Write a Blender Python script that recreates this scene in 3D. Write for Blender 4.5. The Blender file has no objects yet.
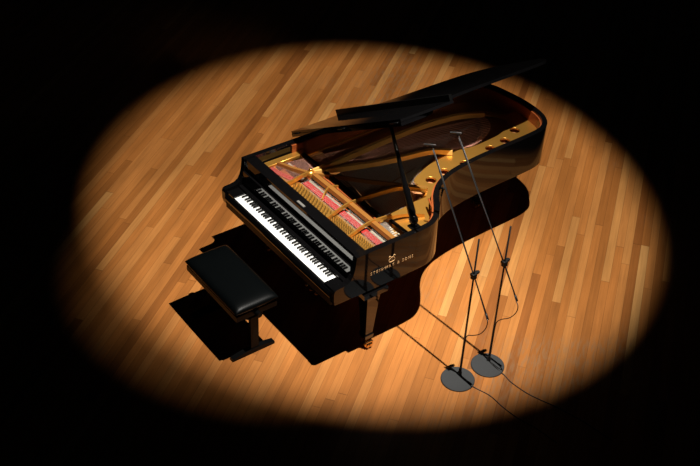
import bpy, bmesh, math, random
from mathutils import Vector, Matrix
random.seed(7)
S = bpy.context.scene
COL = S.collection
PI = math.pi

# ------------------------------------------------------------------ materials
def mat(name, col, rough=0.5, metal=0.0, ior=1.5, coat=0.0, noise=0.0, nscale=20.0, bump=0.0, bscale=200.0, col2=None, stretch=None, spec=None):
    m = bpy.data.materials.new(name); m.use_nodes = True
    nt = m.node_tree; b = nt.nodes['Principled BSDF']
    b.inputs['Base Color'].default_value = (*col, 1)
    b.inputs['Roughness'].default_value = rough
    b.inputs['Metallic'].default_value = metal
    b.inputs['IOR'].default_value = ior
    if spec is not None: b.inputs['Specular IOR Level'].default_value = spec
    if coat:
        b.inputs['Coat Weight'].default_value = coat; b.inputs['Coat Roughness'].default_value = 0.03
    tc = nt.nodes.new('ShaderNodeTexCoord'); mp = nt.nodes.new('ShaderNodeMapping')
    nt.links.new(tc.outputs['Object'], mp.inputs['Vector'])
    if stretch: mp.inputs['Scale'].default_value = stretch
    if noise or col2:
        n = nt.nodes.new('ShaderNodeTexNoise'); n.inputs['Scale'].default_value = nscale; n.inputs['Detail'].default_value = 4
        nt.links.new(mp.outputs[0], n.inputs['Vector'])
        mx = nt.nodes.new('ShaderNodeMix'); mx.data_type = 'RGBA'
        c2 = col2 if col2 else tuple(c * (1 - noise) for c in col)
        mx.inputs['A'].default_value = (*col, 1); mx.inputs['B'].default_value = (*c2, 1)
        nt.links.new(n.outputs[0], mx.inputs['Factor'])
        nt.links.new(mx.outputs['Result'], b.inputs['Base Color'])
    if bump:
        n2 = nt.nodes.new('ShaderNodeTexNoise'); n2.inputs['Scale'].default_value = bscale
        bp = nt.nodes.new('ShaderNodeBump'); bp.inputs['Strength'].default_value = bump; bp.inputs['Distance'].default_value = 0.002
        nt.links.new(mp.outputs[0], n2.inputs['Vector'])
        nt.links.new(n2.outputs[0], bp.inputs['Height']); nt.links.new(bp.outputs[0], b.inputs['Normal'])
    return m

LACQ = mat('black_lacquer', (0.003, 0.0028, 0.003), 0.04, 0, 1.62, noise=.3)
SATIN = mat('black_satin', (0.0025, 0.0025, 0.0025), 0.35, 0, 1.45, noise=.3, spec=.10)
MAHOG = mat('mahogany', (0.34, 0.085, 0.022), 0.25, 0, 1.5, coat=.4, col2=(0.16, 0.034, 0.010), nscale=18, stretch=(3, .6, 25))
IVORY = mat('white_key_plastic', (0.82, 0.82, 0.80), 0.18, noise=.03)
EBONY = mat('black_key', (0.006, 0.006, 0.006), 0.3, noise=.3)
GOLD = mat('gold_plate_lacquer', (0.74, 0.365, 0.066), 0.31, 0.80, noise=.18, nscale=9, bump=.12, bscale=260)
GOLD_LIT = mat('gold_strut_lit', (0.92, 0.52, 0.14), 0.36, 0.35, noise=.12, nscale=9)  # brighter plate gold, reflected light on two long struts put into its colour
AMBER = mat('amber_lacquered_iron', (0.36, 0.15, 0.032), 0.30, 0.4, noise=.15, nscale=12)
BRASS = mat('brass', (0.83, 0.52, 0.20), 0.22, 1.0, noise=.1)
INLAY = mat('brass_inlay', (0.80, 0.48, 0.22), 0.45, 0.3, noise=.1)
SBOARD = mat('spruce_soundboard', (0.52, 0.24, 0.10), 0.35, 0, coat=.2, col2=(0.38, 0.15, 0.05), nscale=14, stretch=(30, 1, 1))
BRIDGE = mat('maple_bridge', (0.30, 0.15, 0.06), 0.45, noise=.3)
REDF = mat('red_felt', (0.30, 0.010, 0.007), 0.95, noise=.25, nscale=60)
WHITEF = mat('white_felt', (0.36, 0.31, 0.23), 0.95, noise=.15, nscale=80)
STEEL = mat('steel_wire', (0.60, 0.57, 0.52), 0.35, .8, noise=.1)
COPPER = mat('copper_wound_wire', (0.66, 0.33, 0.25), 0.4, .45, noise=.15)
PINM = mat('tuning_pin_steel', (0.30, 0.27, 0.24), 0.3, 1.0, noise=.2)
LEATH = mat('black_leather', (0.0014, 0.0020, 0.0022), 0.36, 0, 1.45, noise=.3, spec=.13, nscale=30, bump=.25, bscale=180)
BASEM = mat('grey_cast_iron', (0.027, 0.029, 0.031), 0.62, 0, noise=.25, nscale=120, bump=.15, bscale=500)
STANDM = mat('black_powder_coat', (0.010, 0.010, 0.010), 0.4, 0.2, noise=.2)
RUBBER = mat('black_rubber', (0.012, 0.011, 0.010), 0.6, noise=.2)
MICM = mat('dark_nickel', (0.025, 0.024, 0.022), 0.4, 0.5, noise=.1)

def floor_material():
    m = bpy.data.materials.new('oak_stage_boards'); m.use_nodes = True
    nt = m.node_tree; N = nt.nodes; Lk = nt.links.new; b = N['Principled BSDF']
    def math_(op, a, bb=None, c=None):
        n = N.new('ShaderNodeMath'); n.operation = op
        for i, v in enumerate((a, bb, c)):
            if v is None: continue
            if isinstance(v, (int, float)): n.inputs[i].default_value = v
            else: Lk(v, n.inputs[i])
        return n.outputs[0]
    tc = N.new('ShaderNodeTexCoord'); mp = N.new('ShaderNodeMapping')
    mp.inputs['Rotation'].default_value = (0, 0, math.radians(-126.5))
    Lk(tc.outputs['Object'], mp.inputs['Vector'])
    sp = N.new('ShaderNodeSeparateXYZ'); Lk(mp.outputs[0], sp.inputs[0])
    along, across = sp.outputs[0], sp.outputs[1]
    W = 0.070
    # planks of unequal width: warp the row coordinate slightly (kept monotonic)
    row = math_('DIVIDE', across, W)
    ri = math_('FLOOR', row); rf = math_('FRACT', row)
    def wn(x, y=None, k=0.0):
        cb = N.new('ShaderNodeCombineXYZ'); Lk(x, cb.inputs[0])
        if y is not None: Lk(y, cb.inputs[1])
        cb.inputs[2].default_value = k
        w = N.new('ShaderNodeTexWhiteNoise'); w.noise_dimensions = '3D'; Lk(cb.outputs[0], w.inputs['Vector']); return w.outputs['Value']
    off = math_('MULTIPLY', wn(ri, None, 3.3), 7.0)
    ln = math_('ADD', math_('MULTIPLY', wn(ri, None, 9.1), 2.2), 1.2)
    seg = math_('DIVIDE', math_('ADD', along, off), ln)
    si = math_('FLOOR', seg); sf = math_('FRACT', seg)
    v = wn(ri, si, 1.7)
    ramp = N.new('ShaderNodeValToRGB'); e = ramp.color_ramp.elements
    cols = [(0.0, (0.22, 0.070, 0.015)), (0.10, (0.30, 0.106, 0.023)), (0.35, (0.36, 0.129, 0.028)), (0.68, (0.405, 0.148, 0.034)), (0.90, (0.43, 0.172, 0.044)), (0.97, (0.47, 0.212, 0.060)), (1.0, (0.53, 0.265, 0.085))]
    e[0].position = 0; e[0].color = (*cols[0][1], 1); e[1].position = 1; e[1].color = (*cols[-1][1], 1)
    for pz, c in cols[1:-1]:
        x = e.new(pz); x.color = (*c, 1)
    Lk(v, ramp.inputs[0])
    # grain running along each board
    cb = N.new('ShaderNodeCombineXYZ'); Lk(math_('MULTIPLY', along, 2.2), cb.inputs[0]); Lk(math_('MULTIPLY', across, 60.0), cb.inputs[1]); Lk(math_('MULTIPLY', v, 40.0), cb.inputs[2])
    g = N.new('ShaderNodeTexNoise'); g.inputs['Scale'].default_value = 1.0; g.inputs['Detail'].default_value = 6; g.inputs['Roughness'].default_value = .65; Lk(cb.outputs[0], g.inputs['Vector'])
    cb2 = N.new('ShaderNodeCombineXYZ'); Lk(math_('MULTIPLY', along, 1.3), cb2.inputs[0]); Lk(math_('MULTIPLY', across, 5.0), cb2.inputs[1])
    g2 = N.new('ShaderNodeTexNoise'); g2.inputs['Scale'].default_value = 1.0; g2.inputs['Detail'].default_value = 5; Lk(cb2.outputs[0], g2.inputs['Vector'])
    def mul(colr, fac_out, lo, hi):
        mr = N.new('ShaderNodeMapRange'); mr.inputs['From Min'].default_value = .3; mr.inputs['From Max'].default_value = .7
        mr.inputs['To Min'].default_value = lo; mr.inputs['To Max'].default_value = hi; Lk(fac_out, mr.inputs['Value'])
        vm = N.new('ShaderNodeVectorMath'); vm.operation = 'SCALE'; Lk(colr, vm.inputs[0]); Lk(mr.outputs[0], vm.inputs['Scale']); return vm.outputs[0]
    c = mul(ramp.outputs[0], g.outputs[0], .86, 1.13)
    c = mul(c, g2.outputs[0], .84, 1.14)
    # seams
    d1 = math_('MINIMUM', rf, math_('SUBTRACT', 1.0, rf))
    d1 = math_('MULTIPLY', d1, W)
    d2 = math_('MULTIPLY', math_('MINIMUM', sf, math_('SUBTRACT', 1.0, sf)), 1.4)
    d = math_('MINIMUM', d1, d2)
    mr = N.new('ShaderNodeMapRange'); mr.inputs['From Min'].default_value = .0006; mr.inputs['From Max'].default_value = .0022
    mr.inputs['To Min'].default_value = .55; mr.inputs['To Max'].default_value = 1.0; Lk(d, mr.inputs['Value'])
    vm = N.new('ShaderNodeVectorMath'); vm.operation = 'SCALE'; Lk(c, vm.inputs[0]); Lk(mr.outputs[0], vm.inputs['Scale'])
    # worn, scuffed patches with less finish
    w1 = N.new('ShaderNodeTexNoise'); w1.inputs['Scale'].default_value = .55; w1.inputs['Detail'].default_value = 3; Lk(tc.outputs['Object'], w1.inputs['Vector'])
    w2 = N.new('ShaderNodeTexNoise'); w2.inputs['Scale'].default_value = 1; w2.inputs['Detail'].default_value = 7; cb3 = N.new('ShaderNodeCombineXYZ'); Lk(math_('MULTIPLY', along, 9.0), cb3.inputs[0]); Lk(math_('MULTIPLY', across, 45.0), cb3.inputs[1]); Lk(cb3.outputs[0], w2.inputs['Vector'])
    wr = N.new('ShaderNodeMapRange'); wr.inputs['From Min'].default_value = .56; wr.inputs['From Max'].default_value = .66; Lk(w1.outputs[0], wr.inputs['Value'])
    wr2 = N.new('ShaderNodeMapRange'); wr2.inputs['From Min'].default_value = .45; wr2.inputs['From Max'].default_value = .62; Lk(w2.outputs[0], wr2.inputs['Value'])
    wf = math_('MULTIPLY', math_('MULTIPLY', wr.outputs[0], wr2.outputs[0]), .45)
    mx = N.new('ShaderNodeMix'); mx.data_type = 'RGBA'; Lk(wf, mx.inputs['Factor']); Lk(vm.outputs[0], mx.inputs['A']); mx.inputs['B'].default_value = (.25, .155, .08, 1)
    Lk(mx.outputs['Result'], b.inputs['Base Color'])
    b.inputs['Roughness'].default_value = .42
    b.inputs['Specular IOR Level'].default_value = .35
    bp = N.new('ShaderNodeBump'); bp.inputs['Strength'].default_value = .15; bp.inputs['Distance'].default_value = .001
    Lk(g.outputs[0], bp.inputs['Height']); Lk(bp.outputs[0], b.inputs['Normal'])
    return m
FLOOR = floor_material()

# ------------------------------------------------------------------ helpers
def link(name, me, m, parent=None, smooth=False):
    o = bpy.data.objects.new(name, me); COL.objects.link(o)
    if m is not None and not me.materials: me.materials.append(m)
    if parent is not None:
        o.parent = parent
        o.matrix_parent_inverse = Matrix.Identity(4)
        # geometry is written in world space: move it to the parent's frame
    if smooth:
        for p in me.polygons: p.use_smooth = True
    return o

ORG = {}
def root_of(o):
    while o.parent: o = o.parent
    return o
def obj(name, bm, m, parent=None, smooth=False, kind=None, label=None, bevel=0.0):
    """bm holds world-space geometry; the object's origin is set to its own centre"""
    if bevel:
        bmesh.ops.bevel(bm, geom=[e for e in bm.edges if len(e.link_faces) == 2 and e.calc_face_angle(0) > .5], offset=bevel, segments=2, affect='EDGES', clamp_overlap=True)
    bmesh.ops.recalc_face_normals(bm, faces=bm.faces)
    me = bpy.data.meshes.new(name)
    if len(bm.verts):
        c = Vector((0, 0, 0))
        for v in bm.verts: c += v.co
        c /= len(bm.verts)
    else: c = Vector()
    for v in bm.verts: v.co -= c
    bm.to_mesh(me); bm.free()
    o = link(name, me, m, None, smooth)
    WPOS[o.name] = c
    if parent is not None:
        o.parent = parent
        o.location = c - WPOS[parent.name]
    else:
        o.location = c
    if kind: o['kind'] = kind
    if label: o['label'] = label
    return o
WPOS = {}

def thing(name, loc, label, cat, group=None):
    o = bpy.data.objects.new(name, None); COL.objects.link(o); o.location = loc
    o.empty_display_size = .1
    o['label'] = label; o['category'] = cat
    if group: o['group'] = group
    WPOS[o.name] = Vector(loc)
    return o

def box(bm, x0, x1, y0, y1, z0, z1, M=None):
    vs = [bm.verts.new((x, y, z)) for x in (x0, x1) for y in (y0, y1) for z in (z0, z1)]
    for f in ((0, 1, 3, 2), (4, 6, 7, 5), (0, 4, 5, 1), (2, 3, 7, 6), (0, 2, 6, 4), (1, 5, 7, 3)):
        bm.faces.new([vs[i] for i in f])
    if M is not None:
        for v in vs: v.co = M @ v.co
    return vs
def B(x0, x1, y0, y1, z0, z1):
    bm = bmesh.new(); box(bm, x0, x1, y0, y1, z0, z1); return bm
def prism(bm, pts, z0, z1, M=None):
    """closed 2-D polygon extruded from z0 to z1; M maps (x,y,z)"""
    a = [bm.verts.new((x, y, z0)) for x, y in pts]; b = [bm.verts.new((x, y, z1)) for x, y in pts]
    n = len(pts)
    bm.faces.new(a); bm.faces.new(b)
    for i in range(n): bm.faces.new((a[i], a[(i + 1) % n], b[(i + 1) % n], b[i]))
    if M is not None:
        for v in a + b: v.co = M @ v.co
def tube(bm, pts, r, seg=8, cap=True):
    pts = [Vector(p) for p in pts]; n = len(pts)
    rr = r if isinstance(r, (list, tuple)) else [r] * n
    rings = []; up = None
    for i, p in enumerate(pts):
        d = (pts[min(i + 1, n - 1)] - pts[max(i - 1, 0)]).normalized()
        if up is None:
            up = Vector((0, 0, 1)) if abs(d.z) < .9 else Vector((1, 0, 0))
        s = d.cross(up).normalized(); up = s.cross(d).normalized()
        rings.append([bm.verts.new(p + (s * math.cos(2 * PI * k / seg) + up * math.sin(2 * PI * k / seg)) * rr[i]) for k in range(seg)])
    for i in range(n - 1):
        for k in range(seg):
            bm.faces.new((rings[i][k], rings[i][(k + 1) % seg], rings[i + 1][(k + 1) % seg], rings[i + 1][k]))
    if cap: bm.faces.new(rings[0]); bm.faces.new(rings[-1])
def T(pts, r, seg=8):
    bm = bmesh.new(); tube(bm, pts, r, seg); return bm
def lathe(bm, prof, c=(0, 0, 0), seg=32, M=None):
    rings = []; vs = []
    for r, z in prof:
        if r < 1e-6: ring = [bm.verts.new((c[0], c[1], c[2] + z))]
        else: ring = [bm.verts.new((c[0] + r * math.cos(2 * PI * k / seg), c[1] + r * math.sin(2 * PI * k / seg), c[2] + z)) for k in range(seg)]
        rings.append(ring); vs += ring
    for a, b in zip(rings, rings[1:]):
        for k in range(seg):
            q = []
            for v in (a[k % len(a)], a[(k + 1) % len(a)], b[(k + 1) % len(b)], b[k % len(b)]):
                if v not in q: q.append(v)
            if len(q) > 2: bm.faces.new(q)
    if M is not None:
        for v in vs: v.co = M @ v.co
def bar(bm, a, b, w, h):
    """rectangular bar from a to b, width w across, height h (upwards)"""
    a, b = Vector(a), Vector(b); d = (b - a).normalized(); s = Vector((d.y, -d.x, 0)).normalized() * w / 2; u = Vector((0, 0, h))
    vs = [bm.verts.new(p) for p in (a - s, a + s, a + s + u, a - s + u, b - s, b + s, b + s + u, b - s + u)]
    for f in ((0, 1, 2, 3), (7, 6, 5, 4), (0, 4, 5, 1), (1, 5, 6, 2), (2, 6, 7, 3), (3, 7, 4, 0)): bm.faces.new([vs[i] for i in f])
def ribbon(bm, pts, w, h):
    """chain of bar sections: pts (x,y,zbottom), optional per point w and h lists"""
    n = len(pts); P = [Vector(p) for p in pts]
    ws = w if isinstance(w, (list, tuple)) else [w] * n; hs = h if isinstance(h, (list, tuple)) else [h] * n
    rings = []
    for i in range(n):
        d = P[min(i + 1, n - 1)] - P[max(i - 1, 0)]; s = Vector((d.y, -d.x, 0)).normalized() * ws[i] / 2; u = Vector((0, 0, hs[i]))
        rings.append([bm.verts.new(p) for p in (P[i] - s, P[i] + s, P[i] + s * .7 + u, P[i] - s * .7 + u)])
    for a, b in zip(rings, rings[1:]):
        for k in range(4): bm.faces.new((a[k], a[(k + 1) % 4], b[(k + 1) % 4], b[k]))
    bm.faces.new(rings[0]); bm.faces.new(rings[-1])
def crom(pts, n=8, closed=False):
    out = []; m = len(pts)
    rng = range(m if closed else m - 1)
    for i in rng:
        if closed: p = [pts[(i + k) % m] for k in (-1, 0, 1, 2)]
        else: p = [pts[max(0, min(m - 1, i + k))] for k in (-1, 0, 1, 2)]
        for j in range(n):
            t = j / n
            out.append(tuple(.5 * ((2 * p[1][d]) + (-p[0][d] + p[2][d]) * t + (2 * p[0][d] - 5 * p[1][d] + 4 * p[2][d] - p[3][d]) * t * t + (-p[0][d] + 3 * p[1][d] - 3 * p[2][d] + p[3][d]) * t ** 3) for d in range(len(p[1]))))
    if not closed: out.append(tuple(pts[-1]))
    return out
def offset(pts, d):
    """offset open polyline to its left by d"""
    out = []; n = len(pts)
    for i in range(n):
        a = pts[max(i - 1, 0)]; b = pts[min(i + 1, n - 1)]
        dx, dy = b[0] - a[0], b[1] - a[1]; l = math.hypot(dx, dy)
        out.append((pts[i][0] - dy / l * d, pts[i][1] + dx / l * d))
    return out
def strip(bm, A, Bp, z0, z1):
    """solid band between two equal-length polylines"""
    n = len(A); R = []
    for i in range(n):
        R.append([bm.verts.new((A[i][0], A[i][1], z0)), bm.verts.new((A[i][0], A[i][1], z1)), bm.verts.new((Bp[i][0], Bp[i][1], z1)), bm.verts.new((Bp[i][0], Bp[i][1], z0))])
    for a, b in zip(R, R[1:]):
        for k in range(4): bm.faces.new((a[k], a[(k + 1) % 4], b[(k + 1) % 4], b[k]))
    bm.faces.new(R[0]); bm.faces.new(R[-1])
def shape2d(name, loops, z0, z1, m, parent, bevel=0.0, smooth=False):
    """filled outline with holes -> solid slab"""
    cu = bpy.data.curves.new('t', 'CURVE'); cu.dimensions = '2D'; cu.fill_mode = 'BOTH'; cu.extrude = (z1 - z0) / 2 - bevel; cu.bevel_depth = bevel; cu.bevel_resolution = 1
    for lp in loops:
        s = cu.splines.new('POLY'); s.points.add(len(lp) - 1); s.use_cyclic_u = True
        for i, (x, y) in enumerate(lp): s.points[i].co = (x, y, 0, 1)
    t = bpy.data.objects.new('t', cu); COL.objects.link(t)
    dg = bpy.context.evaluated_depsgraph_get(); me = bpy.data.meshes.new_from_object(t.evaluated_get(dg))
    bm = bmesh.new(); bm.from_mesh(me); bpy.data.objects.remove(t); bpy.data.curves.remove(cu); bpy.data.meshes.remove(me)
    for v in bm.verts: v.co.z += (z0 + z1) / 2
    bmesh.ops.remove_doubles(bm, verts=bm.verts, dist=1e-5)
    return obj(name, bm, m, parent, smooth)
def circle(cx, cy, r, n=24, k=1.0): return [(cx + r * math.cos(2 * PI * i / n), cy + r * k * math.sin(2 * PI * i / n)) for i in range(n)]

# ------------------------------------------------------------------ setting
fl = obj('floor', B(-16, 16, -14, 18, -.12, 0), FLOOR); fl['kind'] = 'structure'

# ================================================================== GRAND PIANO
Wd = 1.524
ZT = .982; ZB = .623
P = thing('grand_piano', (.76, 1.2, 0), 'black lacquered concert grand piano with open lid and gold iron frame in the spotlight', 'piano')

# plan outline of the case, from the bass front corner round the tail to the treble front corner
ctrl = [(0, .9), (0, 1.5), (0, 2.0), (.005, 2.25), (.03, 2.43), (.10, 2.56), (.22, 2.635), (.38, 2.67), (.55, 2.69), (.72, 2.685), (.86, 2.65), (.965, 2.57), (1.015, 2.45), (1.030, 2.25), (1.035, 2.0), (1.045, 1.75),
        (1.065, 1.55), (1.10, 1.38), (1.16, 1.245), (1.25, 1.14), (1.36, 1.055), (1.455, .965), (1.508, .87), (1.522, .77), (1.524, .68)]
outline = [(0, .165), (0, .5)] + crom(ctrl, 5) + [(1.524, .165)]
RT = .044
inner = offset(outline, -RT)
inner[0] = (RT, .165); inner[-1] = (1.524 - RT, .165)

# case (outer rim)
bm = bmesh.new(); strip(bm, outline, inner, ZB, ZT)
case = obj('case', bm, LACQ, P, smooth=False, bevel=.0035)
for p_ in case.data.polygons: p_.use_smooth = True
case.data.set_sharp_from_angle(angle=math.radians(32))
# mahogany lining inside the rim
iA = offset(outline, -RT - .0008); iB = offset(outline, -RT - .014)
iA = [q for q in iA if q[1] > .64]; iB = [q for q in iB if q[1] > .64]; n_ = min(len(iA), len(iB))
iA = [(RT + .0008, .60)] + iA + [(Wd - RT - .0008, .60)]; iB = [(RT + .014, .60)] + iB + [(Wd - RT - .014, .60)]
bm = bmesh.new(); strip(bm, iA, iB, .79, .962)
ir = obj('inner_rim', bm, MAHOG, P); 
for p_ in ir.data.polygons: p_.use_smooth = True
ir.data.set_sharp_from_angle(angle=math.radians(32))
# arms (cheeks) at either side of the keyboard
def arm(x0, x1):
    prof = [(-.020, .628), (-.028, .66), (-.030, .735), (-.022, .757), (-.006, .765), (.045, .768), (.085, .775), (.115, .795), (.135, .83), (.148, .88), (.155, .94), (.158, ZT), (.1655, ZT), (.1655, .625)]
    bm = bmesh.new(); M = Matrix(((0, 0, 1, 0), (1, 0, 0, 0), (0, 1, 0, 0), (0, 0, 0, 1)))
    prism(bm, prof, x0, x1, M); return bm
for x0, x1 in ((0, .046), (Wd - .046, Wd)):
    obj('arm', arm(x0, x1), LACQ, P, bevel=.003)
# cheek blocks beside the keys
KX = .149; KW = 1.226
for x0, x1 in ((.0475, KX - .003), (KX + KW + .003, Wd - .0475)):
    obj('cheek_block', B(x0, x1, -.012, .19, .665, .742), LACQ, P, bevel=.004)
# stretcher, fallboard, key slip, keybed
bm = bmesh.new(); box(bm, .73, .82, .186, .206, ZT - .0018, ZT + .003); obj('desk_catch', bm, STEEL, P)
obj('stretcher', B(.0475, Wd - .0475, .168, .262, .86, ZT - .002), LACQ, P, bevel=.004)
fb = bmesh.new(); M = Matrix(((0, 0, 1, 0), (1, 0, 0, 0), (0, 1, 0, 0), (0, 0, 0, 1)))
prism(fb, [(.098, .7475), (.106, .745), (.155, .76), (.1664, .80), (.1664, .878), (.140, .880), (.140, .775), (.132, .760), (.100, .755)], .048, Wd - .048, M)
obj('fallboard', fb, LACQ, P)
sl = bmesh.new()
prism(sl, [(-.014, .66), (-.028, .664), (-.034, .68), (-.030, .70), (-.022, .712), (-.018, .722), (-.010, .724), (-.008, .66)], .0475, Wd - .0475, M)
o = obj('key_slip', sl, LACQ, P); 
for p_ in o.data.polygons: p_.use_smooth = True
o.data.set_sharp_from_angle(angle=math.radians(50))
kb = obj('keybed', B(.0475, Wd - .0475, -.022, .60, .60, .66), SATIN, P, bevel=.003)
# keyboard
kf = obj('key_frame', B(KX, KX + KW, .0, .165, .662, .700), SATIN, P)
ww = KW / 52
def white_mesh():
    bm = bmesh.new(); box(bm, .0005, ww - .0005, -.004, .165, .711, .7335)
    return bm
for i in range(52):
    bm = bmesh.new(); box(bm, KX + i * ww + .0006, KX + (i + 1) * ww - .0006, -.004, .126, .7005, .7335)
    obj('white_key', bm, IVORY, P, bevel=.0012)
blacks = []
names = ['A', 'B', 'C', 'D', 'E', 'F', 'G']
for i in range(51):
    nme = names[i % 7]
    if nme in 'ACDFG':
        off = {'A': .003, 'C': -.003, 'D': .003, 'F': -.004, 'G': 0}[nme]
        xc = KX + (i + 1) * ww + off
        bm = bmesh.new()
        vs = []
        for (hw, y0, y1, z) in ((.0066, .047, .097, .7337), (.0058, .052, .097, .7465)):
            vs.append([bm.verts.new(c) for c in ((xc - hw, y0, z), (xc + hw, y0, z), (xc + hw, y1, z), (xc - hw, y1, z))])
        bm.faces.new(vs[0]); bm.faces.new(vs[1])
        for k in range(4): bm.faces.new((vs[0][k], vs[0][(k + 1) % 4], vs[1][(k + 1) % 4], vs[1][k]))
        obj('black_key', bm, EBONY, P)

# soundboard
sbl = offset(outline, -RT - .0145); sbl = [(x, y) for x, y in sbl if y > .66]
shape2d('soundboard', [sbl], .795, .805, SBOARD, P)

# ---- iron plate with round portholes along the curved side
pin_in = offset(outline, -RT - .016)
edge_out = [q for q in pin_in if q[1] >= .60 and q[0] > .5]       # tail -> treble
edge_out = [q for q in edge_out if not (q[1] > 2.55 and q[0] < .52)]
edge_out.append((Wd - RT - .016, .60))
inn = crom([(1.15, .60), (1.115, .80), (1.10, 1.0), (1.045, 1.20), (.875, 1.215), (.805, 1.34), (.755, 1.48), (.70, 1.66), (.72, 1.78), (.750, 1.95), (.745, 2.12), (.725, 2.28), (.67, 2.40), (.60, 2.48), (.53, 2.55)], 5)
holes = [(.935, 1.335), (.905, 1.50), (.905, 1.72), (.848, 2.05), (.828, 2.235), (.750, 2.42)]
frame = shape2d('iron_frame', [edge_out + inn] + [circle(x, y, .046) for x, y in holes], .845, .862, GOLD, P, bevel=.003)
# bass side and front webs of the plate
bw = shape2d('bass_flange', [[(RT + .016, .285), (.118, .285), (.112, .64), (.095, .70), (RT + .016, .70)]], .862, .896, GOLD, frame, bevel=.004)
bs = bmesh.new(); strip(bs, [(RT + .016, .70), (RT + .016, 1.4), (RT + .016, 2.2)], [(.10, .70), (.085, 1.4), (.10, 2.2)], .842, .858)
obj('bass_flange', bs, GOLD, frame)
web = shape2d('pin_block_web', [[(RT + .016, .264), (Wd - RT - .016, .264), (Wd - RT - .016, .445), (.42, .445), (.36, .40), (.118, .395), (RT + .016, .395)]], .850, .866, GOLD, frame, bevel=.003)
# capo bar: long golden brown bar parallel to the keyboard
bm = bmesh.new(); ribbon(bm, [(.40, .560, .888), (.9, .568, .888), (1.455, .572, .888)], .052, .032); obj('capo_bar', bm, AMBER, frame)
bm = bmesh.new(); ribbon(bm, [(.118, .425, .872), (.25, .475, .876), (.385, .540, .884)], .036, .034); obj('capo_bar', bm, AMBER, frame)
bm = bmesh.new(); ribbon(bm, [(.40, .612, .880), (.9, .620, .880), (1.19, .622, .880)], .022, .018); obj('damper_guide_rail', bm, MAHOG, P)
# hub where the struts meet
bm = bmesh.new(); lathe(bm, [(0, .0), (.038, .0), (.036, .028), (.022, .044), (.0, .048)], (.392, .548, .886), 20); obj('strut_hub', bm, GOLD, frame, smooth=True)
bm = bmesh.new(); lathe(bm, [(0, .0), (.014, .0), (.014, .014), (.008, .018), (0, .018)], (.392, .548, .934), 12); obj('frame_bolt', bm, BRASS, frame, smooth=True)
def strut(pts, w, h, m=GOLD):
    c = crom(pts, 5); n = len(c)
    ws = [w * min(1, .42 + .58 * i / 6) for i in range(n)] if w > .03 else [w] * n
    bm = bmesh.new(); ribbon(bm, c, ws, h); obj('strut', bm, m, frame)
for xs, yb in ((.392, .548), (.905, .69), (1.185, .73)):
    pass
# front ribs, arching over the gap between pin block and capo bar
strut([(.385, .275, .866), (.388, .36, .872), (.392, .46, .895), (.392, .53, .900)], .020, .030)
strut([(.930, .275, .866), (.918, .36, .872), (.905, .47, .894), (.897, .56, .902), (.893, .69, .900)], .016, .028)
strut([(1.195, .275, .866), (1.188, .36, .872), (1.178, .47, .894), (1.175, .56, .902), (1.188, .73, .900)], .016, .028)
strut([(.700, .445, .866), (.66, .50, .890), (.635, .56, .900), (.66, .625, .898)], .012, .022)
# long struts to the tail and the curved side
strut([(.392, .57, .896), (.375, .78, .888), (.345, 1.1, .884), (.322, 1.5, .882), (.318, 1.8, .880), (.35, 2.12, .872), (.42, 2.36, .85)], .048, .040, GOLD_LIT)
strut([(.41, .57, .896), (.455, .76, .888), (.545, 1.05, .884), (.60, 1.28, .882), (.655, 1.56, .880), (.74, 1.72, .866)], .046, .038, GOLD_LIT)
strut([(.43, .56, .896), (.524, .68, .888), (.72, .87, .884), (.90, 1.06, .880), (1.03, 1.22, .86)], .024, .030, AMBER)
strut([(.893, .66, .896), (.905, .88, .888), (.93, 1.03, .882), (1.04, 1.20, .862)], .032, .034)
strut([(1.188, .70, .896), (1.22, .85, .880), (1.28, .98, .862)], .022, .026)
# tail nose of the frame
bm = bmesh.new(); ribbon(bm, crom([(.30, 2.18, .842), (.36, 2.36, .842), (.45, 2.46, .842), (.56, 2.52, .842)], 5), .07, .016); obj('tail_nose', bm, GOLD, frame)

# red felt strips
bm = bmesh.new(); strip(bm, [(.43, .447), (.9, .452), (1.455, .456)], [(.43, .502), (.9, .507), (1.455, .511)], .866, .873)
obj('felt_strip', bm, REDF, P)
bm = bmesh.new(); strip(bm, [(.120, .325), (.22, .345), (.37, .395)], [(.120, .375), (.22, .395), (.37, .445)], .868, .876)
obj('felt_strip', bm, REDF, P)

# bridges
lb = crom([(1.37, .70), (1.22, .80), (1.06, 1.0), (.86, 1.17), (.74, 1.36), (.62, 1.60), (.52, 1.85), (.47, 2.10)], 5)
bm = bmesh.new(); ribbon(bm, [(x, y, .8055) for x, y in lb], .034, .034); obj('long_bridge', bm, BRIDGE, P)
bb = crom([(.44, 2.27), (.55, 2.22), (.64, 2.12), (.70, 1.98), (.72, 1.86)], 6)
bm = bmesh.new(); ribbon(bm, [(x, y, .8055) for x, y in bb], .036, .056); obj('bass_bridge', bm, BRIDGE, P)

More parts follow.
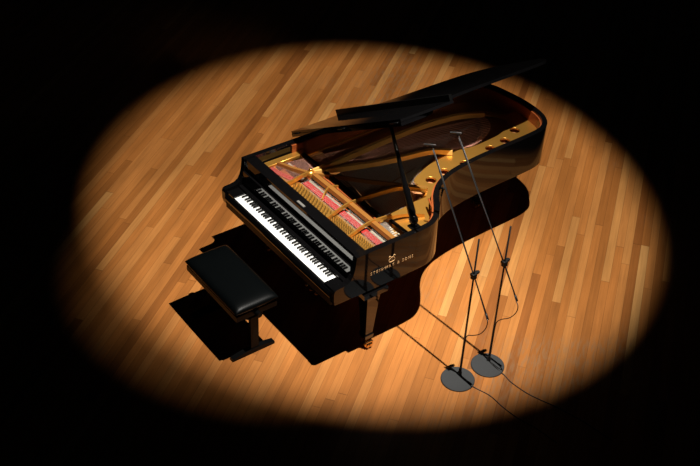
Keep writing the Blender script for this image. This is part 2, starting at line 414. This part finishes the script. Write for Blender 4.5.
# strings, dampers, hammers: one of each per note
def lerp_poly(pl, t):
    k = t * (len(pl) - 1); i = min(int(k), len(pl) - 2); f = k - i
    return tuple(pl[i][d] * (1 - f) + pl[i + 1][d] * f for d in range(len(pl[0])))
def note_x(i):
    if i < 20: return .135 + .235 * i / 19
    if i < 46: return .425 + .445 * (i - 20) / 25
    if i < 68: return .925 + .235 * (i - 46) / 21
    return 1.21 + .22 * (i - 68) / 19
for i in range(88):
    x = note_x(i)
    bm = bmesh.new()
    if i < 20:
        t = i / 19; e = lerp_poly(bb, t)
        hx, hy = e[0] + (e[0] - x) * .06, e[1] + .08
        rw = .0024 if i > 8 else .003; tube(bm, [(x - .01, .345, .879), (x, .47, .884), (x + (e[0] - x) * .09, .47 + (e[1] - .47) * .09, .8823), (x + (e[0] - x) * .092, .47 + (e[1] - .47) * .092, .8822), (e[0], e[1], .8645), (hx, min(hy, 2.40), .866)], [.0010, .0010, .0012, rw, rw, rw], 5)
        obj('string', bm, COPPER, P)
    else:
        t = (i - 20) / 67; e = lerp_poly(lb, 1 - t)
        hy = e[1] + .10 * (1 - t) + .06
        hx = e[0] + (e[0] - x) * .05
        for s in ((-.0035, 0, .0035) if i > 26 else (-.003, .003)):
            tube(bm, [(x + s, .43, .8685), (x + s, .475, .878), (x + s, .57, .8795), (x + s + (e[0] - x) * .1, .57 + (e[1] - .57) * .1, .8758), (e[0] + s, e[1], .8425), (hx + s, hy, .843)], [.0003, .0003, .0004, .0012, .0012, .0006], 4)
        obj('string', bm, STEEL, P)
    # hammer under the string
    yh = .525 if i >= 20 else .52
    if i >= 68: yh = .535
    bm = bmesh.new(); M2 = Matrix(((0, 0, 1, 0), (1, 0, 0, 0), (0, 1, 0, 0), (0, 0, 0, 1)))
    prism(bm, [(yh - .022, .828), (yh - .019, .850), (yh - .008, .862), (yh, .865), (yh + .008, .862), (yh + .019, .850), (yh + .022, .828)], x - .0048, x + .0048, M2)
    obj('hammer', bm, WHITEF, P)
    # damper head
    if i < 66:
        w = .0042 if i >= 20 else .0048
        bm = bmesh.new(); box(bm, x - w, x + w, .642, .678, .889, .900); box(bm, x - w * .6, x + w * .6, .646, .674, .900, .914)
        obj('damper', bm, SATIN, P)
# damper rail behind and dark action gap
obj('action_rail', B(.07, Wd - .07, .60, .655, .70, .80), SATIN, P)
obj('hammer_rail', B(.07, Wd - .07, .45, .60, .70, .795), MAHOG, P)
# treble understring felt and speaking length blocks
for k in range(9):
    xk = 1.222 + k * .024
    bm = bmesh.new(); box(bm, xk, xk + .011 + .004 * (k % 2), .606, .668 + .012 * (k % 3), .858, .8665); obj('felt_wedge', bm, WHITEF, P)
bm = bmesh.new(); ribbon(bm, [(1.18, .735, .862), (1.30, .738, .862), (1.42, .742, .862)], .030, .010); obj('treble_dark_slot', bm, SATIN, P)  # black strip standing in for the dark slot behind the treble felt

# tuning pins: hundred nearest as pieces, the rest together
pins = []
for i in range(88):
    x = note_x(i); n = 1 if i < 8 else (2 if i < 20 else 3)
    for k in range(n):
        if i < 20: pins.append((x - .014 + .007 * k, .285 + .016 * ((i * 2 + k) % 3), i))
        else: pins.append((x - .0035 + .0035 * k, .290 + .045 * k + .0225 * (i % 2), i))
pins.sort(key=lambda q: -q[0])
def pin(bm, x, y):
    lathe(bm, [(.0034, 0), (.0034, .016), (.0028, .022), (.0024, .030), (0, .030)], (x, y, .866), 6)
for x, y, i in pins[:100]:
    bm = bmesh.new(); pin(bm, x, y); obj('tuning_pin', bm, PINM, P)
bm = bmesh.new()
for x, y, i in pins[100:]: pin(bm, x, y)
obj('tuning_pins', bm, PINM, P, kind='stuff')

# ---- lid, turned up about the spine hinge
LA = math.radians(31.0)
HZ = 1.0
LM = Matrix.Translation((0, 0, HZ)) @ Matrix.Rotation(-LA, 4, 'Y')
lo = offset(outline, .014)
Y0 = .648
lidpoly = [(x, y) for x, y in lo if y > Y0]
lidpoly = [(-.012, Y0)] + lidpoly + [(Wd + .014, Y0)]
bm = bmesh.new(); prism(bm, lidpoly, 0.0, .024, LM)
lid = obj('lid', bm, LACQ, P, bevel=.004)
# front flap folded back flat onto the lid
bm = bmesh.new(); prism(bm, [(-.012, Y0 + .004), (Wd + .014, Y0 + .004), (Wd + .014, Y0 + .484), (-.012, Y0 + .484)], .027, .047, LM)
flap = obj('front_flap', bm, LACQ, lid, bevel=.003)
bm = bmesh.new(); prism(bm, [(-.010, Y0 + .458), (Wd + .010, Y0 + .458), (Wd + .010, Y0 + .482), (-.010, Y0 + .482)], .0475, .094, LM)
obj('flap_lip', bm, SATIN, flap, bevel=.003)
# flap hinge (piano hinge with knuckles at the ends)
for xc in (.06, .76, 1.46):
    bm = bmesh.new(); tube(bm, [LM @ Vector((xc - .05, Y0 - .003, .026)), LM @ Vector((xc + .05, Y0 - .003, .026))], .006, 8); obj('flap_hinge', bm, SATIN, lid, smooth=True)
for yc in (.85, 1.5, 2.1):
    bm = bmesh.new(); tube(bm, [(-.004, yc - .045, HZ - .007), (-.004, yc + .045, HZ - .007)], .0075, 8); box(bm, -.003, .034, yc - .04, yc + .04, ZT, ZT + .003)
    obj('lid_hinge', bm, BRASS, P)
# prop stick
pt = LM @ Vector((1.30, .722, -.001)); pb = Vector((1.462, .722, ZT + .036))
d = (pt - pb)
bm = bmesh.new(); tube(bm, [pb + d * t for t in (0, .02, .05, .08, .12, .3, .34, .37, .6, .97, 1.0)], [.024, .034, .034, .026, .030, .0265, .029, .023, .017, .0125, .010], 12)
ps = obj('prop_stick', bm, LACQ, P, smooth=True)
obj('prop_socket', B(1.43, 1.492, .685, .760, ZT + .0005, ZT + .014), SATIN, ps, bevel=.003)
bm = bmesh.new(); tube(bm, [(1.440, .722, ZT + .026), (1.485, .722, ZT + .026)], .013, 10); obj('prop_pivot', bm, SATIN, ps, smooth=True)
bm = bmesh.new(); lathe(bm, [(0, -.006), (.020, -.006), (.020, 0), (0, 0)], (0, 0, 0), 14, LM @ Matrix.Translation((1.30, .722, -.0005))); obj('prop_cup', bm, SATIN, lid)
# short prop folded down on the rim and lid lock
bm = bmesh.new(); tube(bm, crom([(1.405, .97, .955), (1.36, 1.00, .952), (1.285, 1.035, .950), (1.215, 1.07, .948)], 4), .008, 8); obj('short_prop', bm, MAHOG, P, smooth=True)
bm = bmesh.new(); tube(bm, [(1.218, 1.196, .93), (1.222, 1.202, 1.0)], .007, 8); tube(bm, [(1.20, 1.185, 1.0), (1.245, 1.215, 1.004)], .009, 8); obj('lid_lock', bm, SATIN, P, smooth=True)
bm = bmesh.new(); lathe(bm, [(0, 0), (.009, 0), (.009, .01), (.006, .016), (0, .018)], (.39, 2.41, .86), 10); obj('frame_bolt', bm, BRASS, frame, smooth=True)

# ---- legs and casters
def leg(x, y, s=1.0):
    bm = bmesh.new()
    def sq(hw, z): return [bm.verts.new((x + a * hw, y + b * hw, z)) for a, b in ((-1, -1), (1, -1), (1, 1), (-1, 1))]
    R = [sq(w, z) for w, z in ((.030, .095), (.037, .098), (.040, .13), (.040, .135), (.032, .14), (.056, .50), (.060, .535), (.066, .54), (.066, .56))]
    for a, b in zip(R, R[1:]):
        for k in range(4): bm.faces.new((a[k], a[(k + 1) % 4], b[(k + 1) % 4], b[k]))
    bm.faces.new(R[0]); bm.faces.new(R[-1])
    l = obj('leg', bm, LACQ, P, bevel=.002)
    bm = bmesh.new(); box(bm, x - .085, x + .085, y - .11, y + .11, .5605, .6 if y < 1 else .622); obj('leg_plate', bm, LACQ, l, bevel=.008)
    bm = bmesh.new(); tube(bm, [(x, y, .06), (x, y, .096)], .016, 12); box(bm, x - .02, x + .045, y - .034, y - .028, .03, .066); box(bm, x - .02, x + .045, y + .028, y + .034, .03, .066); box(bm, x - .02, x + .045, y - .034, y + .034, .060, .067)
    c = obj('caster', bm, BRASS, l)
    for yy in (-.024, .002):
        bm = bmesh.new(); tube(bm, [(x + .02, y + yy, .034), (x + .02, y + yy + .021, .034)], .0335, 20); obj('caster_wheel', bm, BRASS, c)
leg(1.456, .345); leg(.07, .345); leg(.56, 2.25)
# under-case beams
obj('beam', B(.046, Wd - .046, .605, .68, .56, .70), SATIN, P)
for a_, b_ in (((.35, .68, .64), (.5, 2.62, .64)), ((.9, .68, .64), (.72, 2.6, .64))):
    bm = bmesh.new(); bar(bm, a_, b_, .07, .11); obj('beam', bm, SATIN, P)
# pedal lyre
bm = bmesh.new(); box(bm, .60, .92, .42, .52, .535, .599); obj('lyre_top', bm, LACQ, P, bevel=.004)
lt = bpy.data.objects[[o_.name for o_ in P.children if o_.name.startswith('lyre_top')][0]]
for xs in (-1, 1):
    bm = bmesh.new(); tube(bm, [(.76 + xs * .06, .47, .14), (.76 + xs * .07, .47, .3), (.76 + xs * .085, .47, .44), (.76 + xs * .10, .47, .536)], .017, 10); obj('lyre_post', bm, LACQ, lt, smooth=True)
    bm = bmesh.new(); tube(bm, [(.76 + xs * .09, .51, .12), (.76 + xs * .2, .78, .55)], .008, 8); obj('lyre_brace', bm, BRASS, lt, smooth=True)
bm = bmesh.new(); box(bm, .62, .90, .41, .53, .07, .14); pbx = obj('pedal_box', bm, LACQ, lt, bevel=.005)
for k in (-1, 0, 1):
    bm = bmesh.new(); tube(bm, [(.76 + k * .065, .42, .085), (.76 + k * .065, .36, .082), (.76 + k * .065, .31, .070)], [.008, .012, .016], 8); obj('pedal', bm, BRASS, P, smooth=True)

# ---- gilt lettering and lyre emblem on the treble side
def text_bm(txt, size, M):
    cu = bpy.data.curves.new('t', 'FONT'); cu.body = txt; cu.size = size; cu.extrude = .0006; cu.align_x = 'CENTER'; cu.space_character = 1.55
    cu.offset = .0004
    t = bpy.data.objects.new('t', cu); COL.objects.link(t)
    dg = bpy.context.evaluated_depsgraph_get(); me = bpy.data.meshes.new_from_object(t.evaluated_get(dg))
    bm = bmesh.new(); bm.from_mesh(me); bpy.data.objects.remove(t); bpy.data.curves.remove(cu); bpy.data.meshes.remove(me)
    w = max(v.co.x for v in bm.verts) - min(v.co.x for v in bm.verts)
    return bm, w
for word, yc, wid in (('STEINWAY', .398, .215), ('&', .545, .020), ('SONS', .632, .100)):
    bm, w = text_bm(word, .036, None)
    k = wid / w; x0 = (max(v.co.x for v in bm.verts) + min(v.co.x for v in bm.verts)) / 2
    SM = Matrix(((0, 0, 1, Wd + .0008), (1, 0, 0, yc), (0, 1, 0, .764), (0, 0, 0, 1))) @ Matrix.Diagonal((k, 1, 1, 1)) @ Matrix.Translation((-x0, 0, 0))
    for v in bm.verts: v.co = SM @ v.co
    obj('gilt_lettering', bm, INLAY, case)
# lyre emblem with pedals, outlined in brass
bm = bmesh.new(); X = Wd + .001
def em(pts, r=.0022): tube(bm, [(X, y, z) for y, z in pts], r, 6)
cy, cz = .480, .834
for s in (-1, 1):
    em([(cy + s * y, cz + z) for y, z in crom([(.004, -.022), (.020, -.020), (.027, -.008), (.022, .006), (.013, .016), (.012, .026), (.020, .033), (.028, .029), (.027, .022)], 4)], .0027)
    em([(cy + s * .006, cz - .020), (cy + s * .006, cz + .018)], .0012)
em([(cy - .014, cz + .018), (cy + .014, cz + .018)], .0020)
em([(cy, cz - .020), (cy, cz + .022)], .0012)
em([(cy - .012, cz - .024), (cy + .012, cz - .024)], .0024)
for s in (-1, 0, 1): em([(cy + s * .006, cz - .025), (cy + s * .010, cz - .034)], .0014)
obj('lyre_emblem', bm, INLAY, case, label='gilt lyre emblem above the lettering')

# ================================================================== BENCH
BX0, BX1, BY0, BY1 = .345, 1.092, -.578, -.205
bn = thing('piano_bench', ((BX0 + BX1) / 2, (BY0 + BY1) / 2, 0), 'low black leather piano bench standing in front of the keyboard', 'bench')
def cushion(x0, x1, y0, y1, z0, z1):
    bm = bmesh.new(); nx, ny = 26, 14; cx, cyy = (x0 + x1) / 2, (y0 + y1) / 2; hx, hy = (x1 - x0) / 2, (y1 - y0) / 2
    def P_(u, v, top):
        e = max(abs(u), abs(v)); r = .9
        # superellipse puff
        prof = (max(0, 1 - abs(u) ** 10) * max(0, 1 - abs(v) ** 7)) ** .5
        zz = (z0 + z1) / 2 + (1 if top else -1) * (z1 - z0) / 2 * (prof if top else prof)
        if top: zz += .006 * (1 - u * u) * (1 - v * v)
        sq = 1 - .012 * (u * u * v * v)
        return (cx + u * hx * sq, cyy + v * hy * sq, zz)
    def g(n): return [math.sin(PI / 2 * (2 * i / n - 1)) ** 1 for i in range(n + 1)]
    us, vs = g(nx), g(ny); gr = {}
    for top in (0, 1):
        for i, u in enumerate(us):
            for j, v in enumerate(vs):
                e = i in (0, nx) or j in (0, ny)
                if top and e: gr[1, i, j] = gr[0, i, j]
                else: gr[top, i, j] = bm.verts.new(P_(u, v, top))
        for i in range(nx):
            for j in range(ny): bm.faces.new((gr[top, i, j], gr[top, i + 1, j], gr[top, i + 1, j + 1], gr[top, i, j + 1]))
    return bm
obj('seat', cushion(BX0, BX1, BY0, BY1, .448, .528), LEATH, bn, smooth=True)
obj('seat_frame', B(BX0 + .012, BX1 - .012, BY0 + .012, BY1 - .012, .405, .452), SATIN, bn, bevel=.005)
for x in (BX0 + .085, BX1 - .085):
    yc = (BY0 + BY1) / 2
    bm = bmesh.new()
    prism(bm, [(BY0 - .012, .0), (BY0 - .012, .022), (yc - .08, .040), (yc + .08, .040), (BY1 - .015, .022), (BY1 - .015, .0)], x - .022 + .022, x + .045, M)
    ft = obj('foot_bar', bm, SATIN, bn, bevel=.003)
    bm = bmesh.new(); box(bm, x + .006, x + .038, yc - .034, yc + .034, .040, .350); obj('leg', bm, SATIN, bn, bevel=.004)
    bm = bmesh.new()
    for s in (-1, 1): tube(bm, [(x + .022, yc + s * .03, .335), (x + .022, yc + s * .12, .394)], .012, 8)
    box(bm, x, x + .044, yc - .14, yc + .14, .378, .3945)
    obj('leg_bracket', bm, SATIN, bn)
bm = bmesh.new(); tube(bm, [(BX0 + .12, (BY0 + BY1) / 2, .20), (BX1 - .08, (BY0 + BY1) / 2, .20)], .012, 8); obj('stretcher_bar', bm, SATIN, bn, smooth=True)
for xx in (BX1 - .013, BX0 - .027):
    bm = bmesh.new(); tube(bm, [(xx, (BY0 + BY1) / 2, .42), (xx + .04, (BY0 + BY1) / 2, .42)], .022, 14); obj('height_knob', bm, SATIN, bn)

# ================================================================== MICROPHONE STANDS
def catcable(name, pts, label, r=.0035, n=6):
    bm = bmesh.new(); tube(bm, crom(pts, n), r, 6); o = obj(name, bm, RUBBER, None, smooth=True)
    o['label'] = label; o['category'] = 'cable'; o['group'] = 'microphone cables'; return o
def mic_stand(bx, by, px, py, tail, clamp, tip, lab_s, lab_m, lab_c, loop, fcab):
    st = thing('microphone_stand', (bx, by, 0), lab_s, 'stand', 'boom microphone stands')
    bm = bmesh.new(); lathe(bm, [(0, 0), (.124, 0), (.127, .003), (.127, .009), (.122, .013), (.03, .015), (0, .015)], (bx, by, 0), 48)
    obj('base', bm, BASEM, st, label='round grey cast iron base').data.set_sharp_from_angle(angle=.6)
    pole_top = Vector((px, py, 1.285))
    bm = bmesh.new(); lathe(bm, [(0, 0), (.016, 0), (.016, .02), (.011, .03), (.011, .05), (0, .05)], (px, py, .0152), 14); obj('pole_socket', bm, STANDM, st, smooth=True)
    bm = bmesh.new(); tube(bm, [(px, py, .06), (px, py, .80), (px, py, .81), (px, py, 1.285)], [.0078, .0078, .0066, .0066], 10); obj('pole', bm, STANDM, st, smooth=True)
    clamp = Vector(clamp); tail = Vector(tail); tip = Vector(tip); dr = (tip - tail).normalized()
    bm = bmesh.new()
    tube(bm, [clamp + Vector((0, -.025, 0)), clamp + Vector((0, .035, 0))], .015, 10)
    box(bm, px - .014, px + .014, py - .018, py + .018, clamp.z - .024, clamp.z + .018)
    cl = obj('boom_clamp', bm, STANDM, st)
    bm = bmesh.new(); tube(bm, [clamp + Vector((0, .0352, 0)), clamp + Vector((0, .046, 0))], .010, 8); obj('clamp_knob', bm, STANDM, cl)
    off = Vector((0, -.0, 0))
    bm = bmesh.new(); tube(bm, [tail, tail + dr * .5, tip - dr * .4, tip], [.0050, .0048, .0036, .0030], 8); obj('boom', bm, STANDM, st, smooth=True)
    bm = bmesh.new(); tube(bm, [tail - dr * .012, tail + dr * .035], .008, 8); obj('boom_grip', bm, RUBBER, st, smooth=True)
    # pencil microphone clipped across the tip
    mc = thing('pencil_microphone', tip, lab_m, 'microphone', 'microphones over the strings')
    a = Vector((-.80, -.60, -.12)).normalized()
    bm = bmesh.new(); tube(bm, [tip + a * .050 + Vector((0, 0, .012)), tip + a * .046 + Vector((0, 0, .012)), tip - a * .018 + Vector((0, 0, .012)), tip - a * .022 + Vector((0, 0, .012))], [.0065, .0075, .0075, .0065], 12); obj('body', bm, MICM, mc, smooth=True)
    bm = bmesh.new(); tube(bm, [tip + a * .0502 + Vector((0, 0, .012)), tip + a * .062 + Vector((0, 0, .012))], [.0075, .0068], 12); obj('capsule', bm, STANDM, mc, smooth=True)
    bm = bmesh.new(); box(bm, -.008, .008, -.009, .009, -.002, .0045, Matrix.Translation(tip)); obj('clip', bm, STANDM, mc)
    # cable: along the boom, loose loop to the pole, down, over the base and away
    nrm = Vector((0, -.0075, 0))
    pts = [tuple(tip - dr * .02 + nrm), tuple(tip - dr * .4 + nrm), tuple(clamp + dr * .1 + nrm * 1.2), tuple(clamp - dr * .12 + nrm), tuple(tail + dr * .01 + nrm)] + loop + \
          [(px + .014, py - .004, loop[-1][2] - .06), (px + .013, py - .004, .14), (px + .018, py - .006, .04), (px + .05, py - .01, .020), (px + .10, py - .01, .0195)] + fcab
    catcable('microphone_cable', pts, lab_c)
mic_stand(2.135, .690, 2.108, .732, (2.277, .75, .69), (2.092, .748, .965), (1.562, .73, 1.73),
          'black boom microphone stand with grey disc base, nearer the front edge of the spotlight',
          'slim microphone over the piano strings, the one nearer the keyboard',
          'black cable from the front microphone stand trailing off across the boards',
          [(2.297, .735, .675), (2.288, .735, .607), (2.248, .732, .527), (2.189, .728, .469), (2.135, .728, .425)],
          [(2.28, .742, .0036), (2.397, .778, .0036), (2.541, .779, .0036), (2.694, .797, .0036), (2.80, .83, .0036), (3.0, .86, .0036)])
mic_stand(2.150, .975, 2.120, 1.012, (2.262, 1.04, .71), (2.104, 1.026, .960), (1.542, .98, 1.73),
          'black boom microphone stand with grey disc base, standing farther back beside the curved side',
          'slim microphone over the piano strings, the one nearer the tail',
          'black cable from the rear microphone stand trailing off across the boards',
          [(2.301, 1.02, .685), (2.293, 1.02, .618), (2.254, 1.01, .546), (2.184, 1.008, .479), (2.145, 1.008, .427)],
          [(2.30, 1.010, .0036), (2.382, 1.002, .0036), (2.524, 1.02, .0036), (2.642, 1.059, .0036), (2.741, 1.098, .0036), (2.95, 1.16, .0036), (3.2, 1.2, .0036)])

# ================================================================== LIGHT
Lp = Vector((2.823, .946, 8.626))
def spot(name, tgt, half, blend, energy, sx=1.0):
    ld = bpy.data.lights.new(name, 'SPOT'); o = bpy.data.objects.new(name, ld); COL.objects.link(o)
    z = (Lp - Vector(tgt)).normalized(); x = Vector((.618, .786, 0)); x = (x - z * x.dot(z)).normalized(); y = z.cross(x)
    o.matrix_world = Matrix(((x.x, y.x, z.x, Lp.x), (x.y, y.y, z.y, Lp.y), (x.z, y.z, z.z, Lp.z), (0, 0, 0, 1))) @ Matrix.Diagonal((sx, 1, 1, 1))
    ld.spot_size = math.radians(2 * half); ld.spot_blend = blend; ld.energy = energy; ld.color = (1.0, .95, .87); ld.shadow_soft_size = .035
spot('follow_spot', (.105, 1.551, 0), 17.35, .32, 3700, .942)
spot('added_hot_spot_centre', (1.05, 1.0, 0), 10.5, 1.0, 3300)  # added lamp at the main spot's position, lifts the middle of the pool
spot('added_hot_spot_front', (.35, .35, 0), 11.5, 1.0, 1700)  # another added lamp, lifts the keyboard end of the pool
# faint warm fill lamp added to light under the lid, kept inside the pool
ld = bpy.data.lights.new('under_lid_fill', 'SPOT'); o = bpy.data.objects.new('under_lid_fill', ld); COL.objects.link(o)
o.location = (8.5, .8, 4.6); o.rotation_euler = (Vector((.7, 1.45, .9)) - o.location).to_track_quat('-Z', 'Y').to_euler()
ld.spot_size = math.radians(12.5); ld.spot_blend = .8; ld.energy = 230; ld.color = (1, .82, .62); ld.shadow_soft_size = .15
w = bpy.data.worlds.new('dark_hall'); S.world = w; w.use_nodes = True
bg = w.node_tree.nodes['Background']; bg.inputs[0].default_value = (.55, .75, 1, 1); bg.inputs[1].default_value = .0012

# ================================================================== CAMERA
cd = bpy.data.cameras.new('camera'); cam = bpy.data.objects.new('camera', cd); COL.objects.link(cam)
cd.sensor_width = 36; cd.lens = 1073.15 * 36 / 700; cd.clip_end = 200
r = (0.5924265877978447, 0.8045981350014834, 0.04065192765831893); u = (-0.508886539587293, 0.3346210168347701, 0.7931350861734303); b = (0.6245520217700627, -0.4905615315580698, 0.6076875478881626)
cam.matrix_world = Matrix(((r[0], u[0], b[0], 6.083639913), (r[1], u[1], b[1], -3.496934401), (r[2], u[2], b[2], 5.673165476), (0, 0, 0, 1)))
S.camera = cam
vs = S.view_settings; vs.view_transform = 'Standard'; vs.look = 'None'; vs.exposure = 0.0; vs.gamma = 1; vs.use_curve_mapping = False
